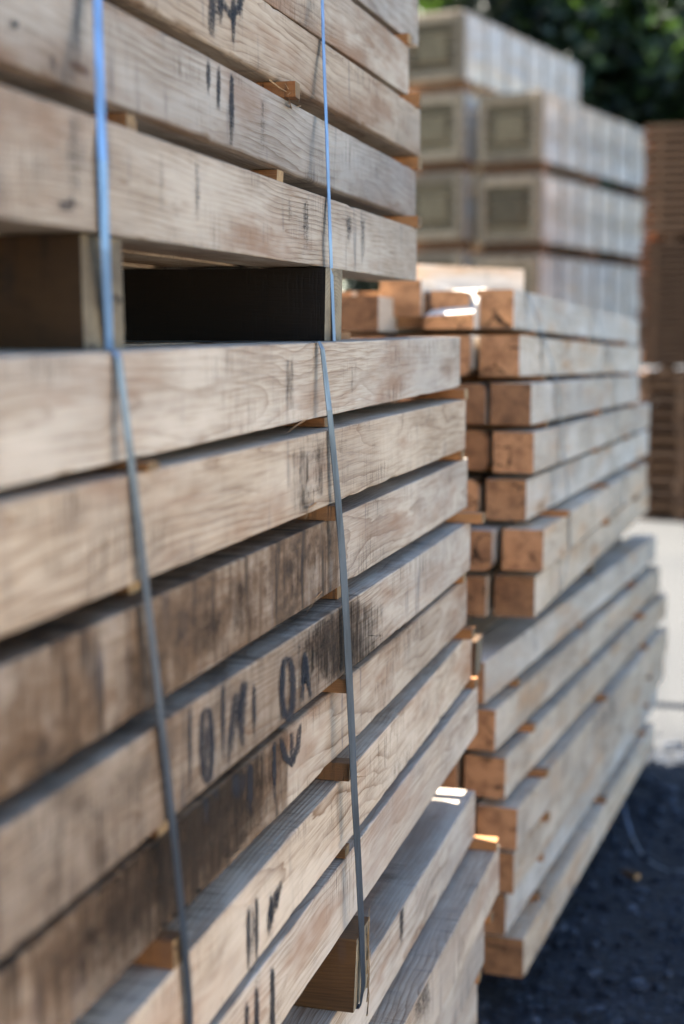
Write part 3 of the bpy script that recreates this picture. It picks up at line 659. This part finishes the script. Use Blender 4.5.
# ------------------------------------------------------------------ things on the ground
pts = [on_z(x, y, gz(5.0)+h) for x, y, h in ((622, 796, .12), (626, 815, .07), (632, 836, .02), (641, 853, .004), (653, 864, .004), (668, 871, .004), (690, 870, .004), (715, 862, .004))]
V, Fc = [], []
for i in range(len(pts)-1):
    for k in range(5):
        t_ = k/5; p = pts[i].lerp(pts[i+1], t_); d = (pts[i+1]-pts[i]).normalized(); sd_ = d.cross(Vector((0, 0, 1))).normalized()*.004
        V += [p-sd_, p+sd_, p+sd_+Vector((0, 0, .001)), p-sd_+Vector((0, 0, .001))]
n = len(V)//4
for i in range(n-1):
    for j in range(4): a, b = i*4+j, i*4+(j+1) % 4; Fc.append((a, b, b+4, a+4))
tag(link('loose_strap', mesh('loose_strap', V, Fc), 'band'), 'loose curled strap tail trailing from the second stack over the gravel', 'strap')
p = on_z(640, 880, gz(4.9))
o = link('wood_scrap', sawn_mesh('wood_scrap', .06, .025, .02, 10, 3), 'slat'); o.matrix_world = Matrix.Translation(p+Vector((0, 0, .021))) @ Matrix.Rotation(.9, 4, 'Z'); o.color = (.25, .6, 1, 0)
tag(o, 'small dark wood scrap lying on the shaded gravel', 'scrap')
# gravel stones, uncountable
def gravel():
    ns = 9000
    ico = [(0, 0, 1), (.89, 0, .45), (.28, .85, .45), (-.72, .53, .45), (-.72, -.53, .45), (.28, -.85, .45), (.72, .53, -.45), (-.28, .85, -.45), (-.89, 0, -.45), (-.28, -.85, -.45), (.72, -.53, -.45), (0, 0, -1)]
    tri = [(0, 1, 2), (0, 2, 3), (0, 3, 4), (0, 4, 5), (0, 5, 1), (1, 6, 2), (2, 7, 3), (3, 8, 4), (4, 9, 5), (5, 10, 1), (6, 7, 2), (7, 8, 3), (8, 9, 4), (9, 10, 5), (10, 6, 1), (11, 7, 6), (11, 8, 7), (11, 9, 8), (11, 10, 9), (11, 6, 10)]
    ico = np.array(ico); tri = np.array(tri)
    Y = 2.6+rng.random(ns)**.8*3.9; X = -.75+rng.random(ns)*3.2
    r = .004+rng.random(ns)**4*.018
    Z = np.array([gz(y) for y in Y])
    sc = np.stack([r*rng.uniform(.8, 1.4, ns), r*rng.uniform(.8, 1.4, ns), r*rng.uniform(.5, .9, ns)], -1)
    P = ico[None]*sc[:, None]*rng.uniform(.75, 1.2, (ns, 12, 1)); a = rng.random(ns)*6.28
    c_, s_ = np.cos(a)[:, None], np.sin(a)[:, None]
    P = np.stack([P[..., 0]*c_-P[..., 1]*s_, P[..., 0]*s_+P[..., 1]*c_, P[..., 2]], -1)
    P += np.stack([X, Y, Z+r*.25], -1)[:, None]
    me = bpy.data.meshes.new('gravel'); me.from_pydata(P.reshape(-1, 3).tolist(), [], (tri[None]+12*np.arange(ns)[:, None, None]).reshape(-1, 3).tolist())
    at = me.attributes.new('shade', 'FLOAT', 'POINT'); at.data.foreach_set('value', np.repeat(rng.random(ns)**1.8, 12).astype(np.float32))
    o = link('gravel', me, 'stone'); tag(o, 'loose grey gravel scattered over the yard', 'gravel', kind='stuff')
gravel()

# ------------------------------------------------------------------ far stack of crates
def on_depth(px, py, depth): d = ray(px, py); return EP+d*(depth/d.dot(F))
CYAW = math.radians(13.2); KS = 1.38; CW, CL, CH, CP = .555*KS, 2.88*KS, .56*KS, .665*KS
corner = on_depth(541, 90, 12.3*KS)
crate_parts = {}
def crate_meshes():
    m = crate_parts; t = .03
    m['end_stile'] = box_mesh('end_stile', -.048, .048, 0, t, 0, CH-.028, .004)
    m['end_rail'] = box_mesh('end_rail', -CW/2+.0975, CW/2-.0975, 0, t, -.048, .048, .004)
    m['end_board'] = box_mesh('end_board', -CW/2+.04, CW/2-.04, 0, .025, -.078, .078, .004)
    m['end_panel'] = box_mesh('end_panel', -CW*.24, CW*.24, 0, .02, -CH*.2, CH*.2, .004)
    m['side_board'] = box_mesh('side_board', 0, .025, .0, CL, -.121, .121, .003)
    m['batten'] = box_mesh('batten', 0, .024, -.036, .036, 0, CH-.028, .004)
    m['lid_board'] = box_mesh('lid_board', -CW/2, CW/2, -.09, .09, 0, .028, .004)
    m['skid'] = box_mesh('skid', -CW/2, CW/2, -.06, .06, -(CP-CH)+.002, 0, .005)
crate_meshes()
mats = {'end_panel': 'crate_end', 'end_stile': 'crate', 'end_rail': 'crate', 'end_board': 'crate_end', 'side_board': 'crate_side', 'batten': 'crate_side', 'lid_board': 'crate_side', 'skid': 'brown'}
for k, me in crate_parts.items(): me.materials.append(M[mats[k]])
def part(par, kind, loc, rz=0.):
    o = bpy.data.objects.new(kind, crate_parts[kind]); C.objects.link(o); o.parent = par; o.location = loc; o.rotation_euler = (0, 0, rz)
    o.color = (random.uniform(.85, 1.08), random.choice((0, 0, .15)), 1, .35); return o
def make_crate():
    e = bpy.data.objects.new('crate', None); C.objects.link(e); e.empty_display_size = .2
    for s in (-1, 1): part(e, 'end_stile', (s*(CW/2-.049), -.0305, 0))
    for z in (.049, CH-.077): part(e, 'end_rail', (0, -.029, z))
    for k in range(4): part(e, 'end_board', (0, .0, .1+.172*k))
    part(e, 'end_panel', (0, -.0205, CH*.48))
    for sx_ in (CW/2-.025, -CW/2):
        for k in range(3): part(e, 'side_board', (sx_, .026, .124+.245*k))
    for k in range(7): part(e, 'batten', (CW/2, .06+(CL-.1)/6*k, 0))
    for k in range(20): part(e, 'lid_board', (0, .1+.1985*k, CH-.028))
    for k in range(3): part(e, 'skid', (0, .2+1.75*k, 0))
    return e
def copy_tree(o, par=None):
    c = o.copy(); C.objects.link(c); c.parent = par
    for ch in list(o.children): copy_tree(ch, c).color = (random.uniform(.82, 1.1), random.choice((0, 0, .2)), 1, .35)
    return c
proto = None
cx_dir = Vector((math.cos(CYAW), -math.sin(CYAW), 0))
for col_, (n_t, nm) in enumerate(((5, 'nearer the brown plank stack'), (6, 'behind the topmost front beams'))):
    for k in range(n_t):
        top = corner.z+(0 if col_ == 0 else CP+.06) - CP*k
        base = corner - cx_dir*(CW/2+.70*KS*col_); zb = top-CH
        if proto is None: c = proto = make_crate()
        else: c = copy_tree(proto)
        c.location = (base.x+random.uniform(-.015, .015), base.y+random.uniform(-.04, .04), zb); c.rotation_euler = (0, 0, -CYAW+random.uniform(-.008, .008))
        tag(c, f'blurred slatted crate, {ORD[k]} from the top of the column {nm}', 'crate', 'slatted crates in the far stack')
    if col_ == 0: zlow = zb
# crate columns rest on footing sleepers
for k in range(2):
    for j in range(2):
        base = corner - cx_dir*(CW/2+.70*KS*k) + Vector((math.sin(CYAW), math.cos(CYAW), 0))*(.4+2.9*j)
        g_ = gz(base.y); zt = zlow-(CP-CH)-.001
        if zt-g_ > .01:
            o = link('sleeper', sawn_mesh('sleeper', .76, .2, zt-g_, 12, 9+k), 'bearer'); o.color = (1, .2, 1, .2)
            o.matrix_world = Matrix.Translation(base+Vector((0, 0, zt-base.z))+cx_dir*.38) @ Matrix.Rotation(math.pi/2-CYAW, 4, 'Z')
            tag(o, 'squat sleeper on the ground under the far crate columns', 'sleeper', 'sleepers under the crates')

# ------------------------------------------------------------------ brown stack behind: two plank bundles on a pallet pile
GX0, GX1, GY = -1.06, .79, 15.3
gz0 = gz(GY)
def plank_bundle(zb, zt, nlay, label, ydep, tone, x0, x1):
    e = bpy.data.objects.new('plank_bundle', None); C.objects.link(e); e.location = ((x0+x1)/2, GY, zb)
    tag(e, label, 'plank bundle', 'plank bundles on the brown stack')
    h = (zt-zb)/nlay; th = h*.62; V, Fc = [], []
    for i in range(nlay):
        for j in range(4):
            dx = random.uniform(-.03, .03); dy = random.uniform(-.012, .012)
            b = len(V); V += [(x, y, z) for x in (-(x1-x0)/2+dx, (x1-x0)/2+dx) for y in (dy+ydep/4*j, ydep/4*(j+1)-.02) for z in (h*i+h-th if j in (0, 3) else h*i+.001, h*i+h)]
            Fc += [tuple(b+q for q in f) for f in ((0, 1, 3, 2), (4, 6, 7, 5), (0, 4, 5, 1), (2, 3, 7, 6), (0, 2, 6, 4), (1, 5, 7, 3))]
    o = link('plank_layers', mesh('plank_layers', V, Fc), 'brown', e); o.color = (tone, .05, 1, .2); o['kind'] = 'stuff'
    V, Fc = [], []
    for i in range(nlay):
        for xx in (-.42, 0., .42):
            b = len(V); xa = xx*(x1-x0); V += [(x, y, z) for x in (xa-.025, xa+.025) for y in (.02, ydep/4-.03) for z in (h*i+.0005, h*i+h-th-.0005)]
            Fc += [tuple(b+q for q in f) for f in ((0, 1, 3, 2), (4, 6, 7, 5), (0, 4, 5, 1), (2, 3, 7, 6), (0, 2, 6, 4), (1, 5, 7, 3))]
    o = link('spacer_layers', mesh('spacer_layers', V, Fc), 'brown', e); o.color = (.7, .2, 1, .2); o['kind'] = 'stuff'
    for j in (-.36, .36):
        me = box_mesh('skid', -.05, .05, .03, ydep-.03, -.05, 0, .004); o = link('skid', me, 'brown', e); o.location = (j*(x1-x0), 0, 0); o.color = (.8, .2, 1, .2)
    return e
zt3 = on_depth(665, 372, 15.).z; zt2 = on_depth(665, 243, 15.).z; zt1 = on_depth(665, 129, 15.).z
plank_bundle(zt3+.05, zt2, 20, 'blurred reddish brown bundle of thin planks resting on the pallet pile', 1.6, 1.15, GX0, GX1)
plank_bundle(zt2+.05, zt1, 14, 'blurred dark brown bundle of planks topping the brown stack below the trees', 1.6, .8, GX0+.03, GX1+.05)
plank_bundle(gz0+.05, zt3-.02, 18, 'added brown bundle behind the pallet pile, blocking the bright gaps through it', 1.2, .8, GX0+.05, GX1+.05).location.y = GY+1.75  # added unseen filler: blocks bright ground showing through the pallet gaps
npal = 11; ph = (zt3-gz0)/npal
def make_pallet():
    e = bpy.data.objects.new('pallet', None); C.objects.link(e); Wp = .86
    for j in range(5): o = link('deck_board', box_mesh('deck_board', -Wp/2, Wp/2, .28*j, .28*j+.2, ph*.74, ph*.97, .002), 'brown', e)
    for x in (-Wp/2+.05, 0, Wp/2-.05): o = link('stringer', box_mesh('stringer', x-.05, x+.05, .003, 1.317, ph*.22, ph*.738, .002), 'brown', e)
    for j in (0, 2, 4): o = link('bottom_board', box_mesh('bottom_board', -Wp/2, Wp/2, .28*j, .28*j+.2, .002, ph*.218, .002), 'brown', e)
    return e
pp = None
for col_ in range(2):
    for k in range(npal):
        c = pp = make_pallet() if pp is None else pp
        if not (col_ == 0 and k == 0): c = copy_tree(pp)
        c.location = (GX0+.44+.90*col_+random.uniform(-.02, .02), GY+random.uniform(-.03, .03), gz0+ph*k); c.rotation_euler = (0, 0, random.uniform(-.02, .02))
        tone = random.uniform(.6, 1.1)
        for ch in c.children: ch.color = (tone*random.uniform(.8, 1.15), random.choice((0, .2)), 1, .2)
        tag(c, f'blurred brown pallet {ORD[k] if k < 8 else ("ninth", "tenth", "eleventh")[k-8]} from the ground in the {"crate side" if col_ == 0 else "open side"} pile', 'pallet', 'pallets under the plank bundles')

# ------------------------------------------------------------------ trees behind
def tree(x, y, h, cr, ch, seed, mat, label, nclump=150, nleaf=120, ls=.15):
    r_ = random.Random(seed); g2 = np.random.default_rng(seed)
    e = bpy.data.objects.new('tree', None); C.objects.link(e); e.location = (x, y, gz(y)); tag(e, label, 'tree', 'trees behind the timber yard')
    V, Fc = [], []
    def limb(p, q, r0, r1, n=8, seg=5):
        b = len(V); d = (q-p).normalized(); u = d.orthogonal().normalized(); w2 = d.cross(u)
        for i in range(seg+1):
            t_ = i/seg; c = p.lerp(q, t_)+Vector((noise.noise(Vector((t_*2, seed, p.x))), noise.noise(Vector((t_*2, seed+9, p.y))), 0))*.25*t_
            rr = r0+(r1-r0)*t_
            for k in range(n): a = k/n*2*math.pi; V.append(c+u*math.cos(a)*rr+w2*math.sin(a)*rr)
        for i in range(seg):
            for k in range(n): a, b2_ = b+i*n+k, b+i*n+(k+1) % n; Fc.append((a, b2_, b2_+n, a+n))
    top = h*.82
    limb(Vector((0, 0, -.05)), Vector((r_.uniform(-.3, .3), r_.uniform(-.3, .3), top)), .24*h/10, .05, 10, 8)
    for k in range(11):
        z0 = h*(.22+.05*k); a = k*2.4+r_.random(); l = cr*r_.uniform(.55, .85)
        limb(Vector((0, 0, z0)), Vector((math.cos(a)*l, math.sin(a)*l, z0+l*r_.uniform(.3, .8))), .09, .02, 6, 4)
    link('trunk', mesh('trunk', V, Fc, True), 'bark', e)
    # clumps of leaves through the crown volume
    zc = h-ch/2
    dirs_ = g2.normal(size=(nclump, 3)); dirs_ /= np.linalg.norm(dirs_, axis=1)[:, None]
    rad = g2.random(nclump)**.45
    cen = dirs_*rad[:, None]*np.array([cr, cr, ch/2])*g2.uniform(.8, 1.12, (nclump, 1)); cen[:, 2] += zc
    taper = np.clip(1.15-.5*np.abs(cen[:, 2]-zc)/(ch/2), .5, 1); cen[:, :2] *= taper[:, None]
    n = nclump*nleaf
    size = g2.uniform(.45, .95, nclump)
    P = np.repeat(cen, nleaf, 0)+g2.normal(size=(n, 3))*np.repeat(size, nleaf)[:, None]*np.array([.55, .55, .42])
    nrm = g2.normal(size=(n, 3)); nrm[:, 2] += .8; nrm /= np.linalg.norm(nrm, axis=1)[:, None]
    t1 = np.cross(nrm, g2.normal(size=(n, 3))); t1 /= np.linalg.norm(t1, axis=1)[:, None]; t2 = np.cross(nrm, t1)
    L_ = ls*g2.uniform(.7, 1.3, (n, 1)); W_ = L_*.55
    Q = np.stack([P-t1*L_, P+t2*W_, P+t1*L_, P-t2*W_], 1).reshape(-1, 3)
    me = bpy.data.meshes.new('crown'); me.vertices.add(4*n); me.vertices.foreach_set('co', Q.astype(np.float32).ravel())
    me.loops.add(4*n); me.loops.foreach_set('vertex_index', np.arange(4*n, dtype=np.int32)); me.polygons.add(n)
    me.polygons.foreach_set('loop_start', np.arange(0, 4*n, 4, dtype=np.int32)); me.update(calc_edges=True); me.validate()
    at = me.attributes.new('shade', 'FLOAT', 'POINT')
    sh = np.clip(np.repeat(g2.random(nclump), nleaf)*.7+g2.random(n)*.4, 0, 1); at.data.foreach_set('value', np.repeat(sh, 4).astype(np.float32))
    link('crown', me, mat, e)
    return e
tl = [(-9.5, 28, 11, 3.4, 9.6, 'leaf_a', 'dark broad tree behind the left part of the crate stack'), (-5.9, 28, 11.5, 3.3, 10.2, 'leaf_a', 'dark dense tree rising straight behind the far crates'),
      (-2.2, 28.5, 10.5, 3.3, 9.4, 'leaf_b', 'green tree with bright leaf patches above the brown plank stack'), (2.4, 28, 10, 3.2, 9, 'leaf_a', 'dark tree beside the brown plank stack, away from the crates'),
      (-7.8, 33, 13, 3.8, 11.5, 'leaf_b', 'taller tree in the row behind, left of the crates'), (-3.8, 33.5, 13.5, 3.8, 12, 'leaf_a', 'tallest tree in the back row between crates and planks'),
      (.6, 34, 13, 3.8, 11.5, 'leaf_a', 'tall back row tree behind the brown plank stack')]
made = [tree(x, y, h, cr, ch, 31+i, m, lb) for i, (x, y, h, cr, ch, m, lb) in enumerate(tl)]
# ------------------------------------------------------------------ unseen stacks added across the aisle to bounce sun onto the front stack
am = sawn_mesh('bounce_beam', 2.9, .14, .13, 12, 501); am.materials.append(M['beam_back'])
for j, (y0, n_) in enumerate(((-7.9, 10), (-4.6, 11), (-1.2, 12))):
    e = bpy.data.objects.new('bounce_stack', None); C.objects.link(e); e.location = (3.3, y0, 0)
    tag(e, f'unseen timber stack added across the aisle for bounce light, {ORD[j]} along the row', 'timber stack', 'added bounce stacks across the aisle')
    for k in range(n_):
        for c_ in range(2):
            o = link('bounce_beam', am, None, e); o.location = (.142*(c_+1)+random.uniform(-.01, .01), random.uniform(-.05, .05), .25+.152*k); o.color = (2.0, 0, 1, .2)  # brightened beyond the other timber to strengthen the added bounce
    for yy in (.5, 2.3): link('bounce_stack_block', box_mesh('bounce_stack_block', 0, .3, yy, yy+.1, 0, .12, .004), 'bearer', e)
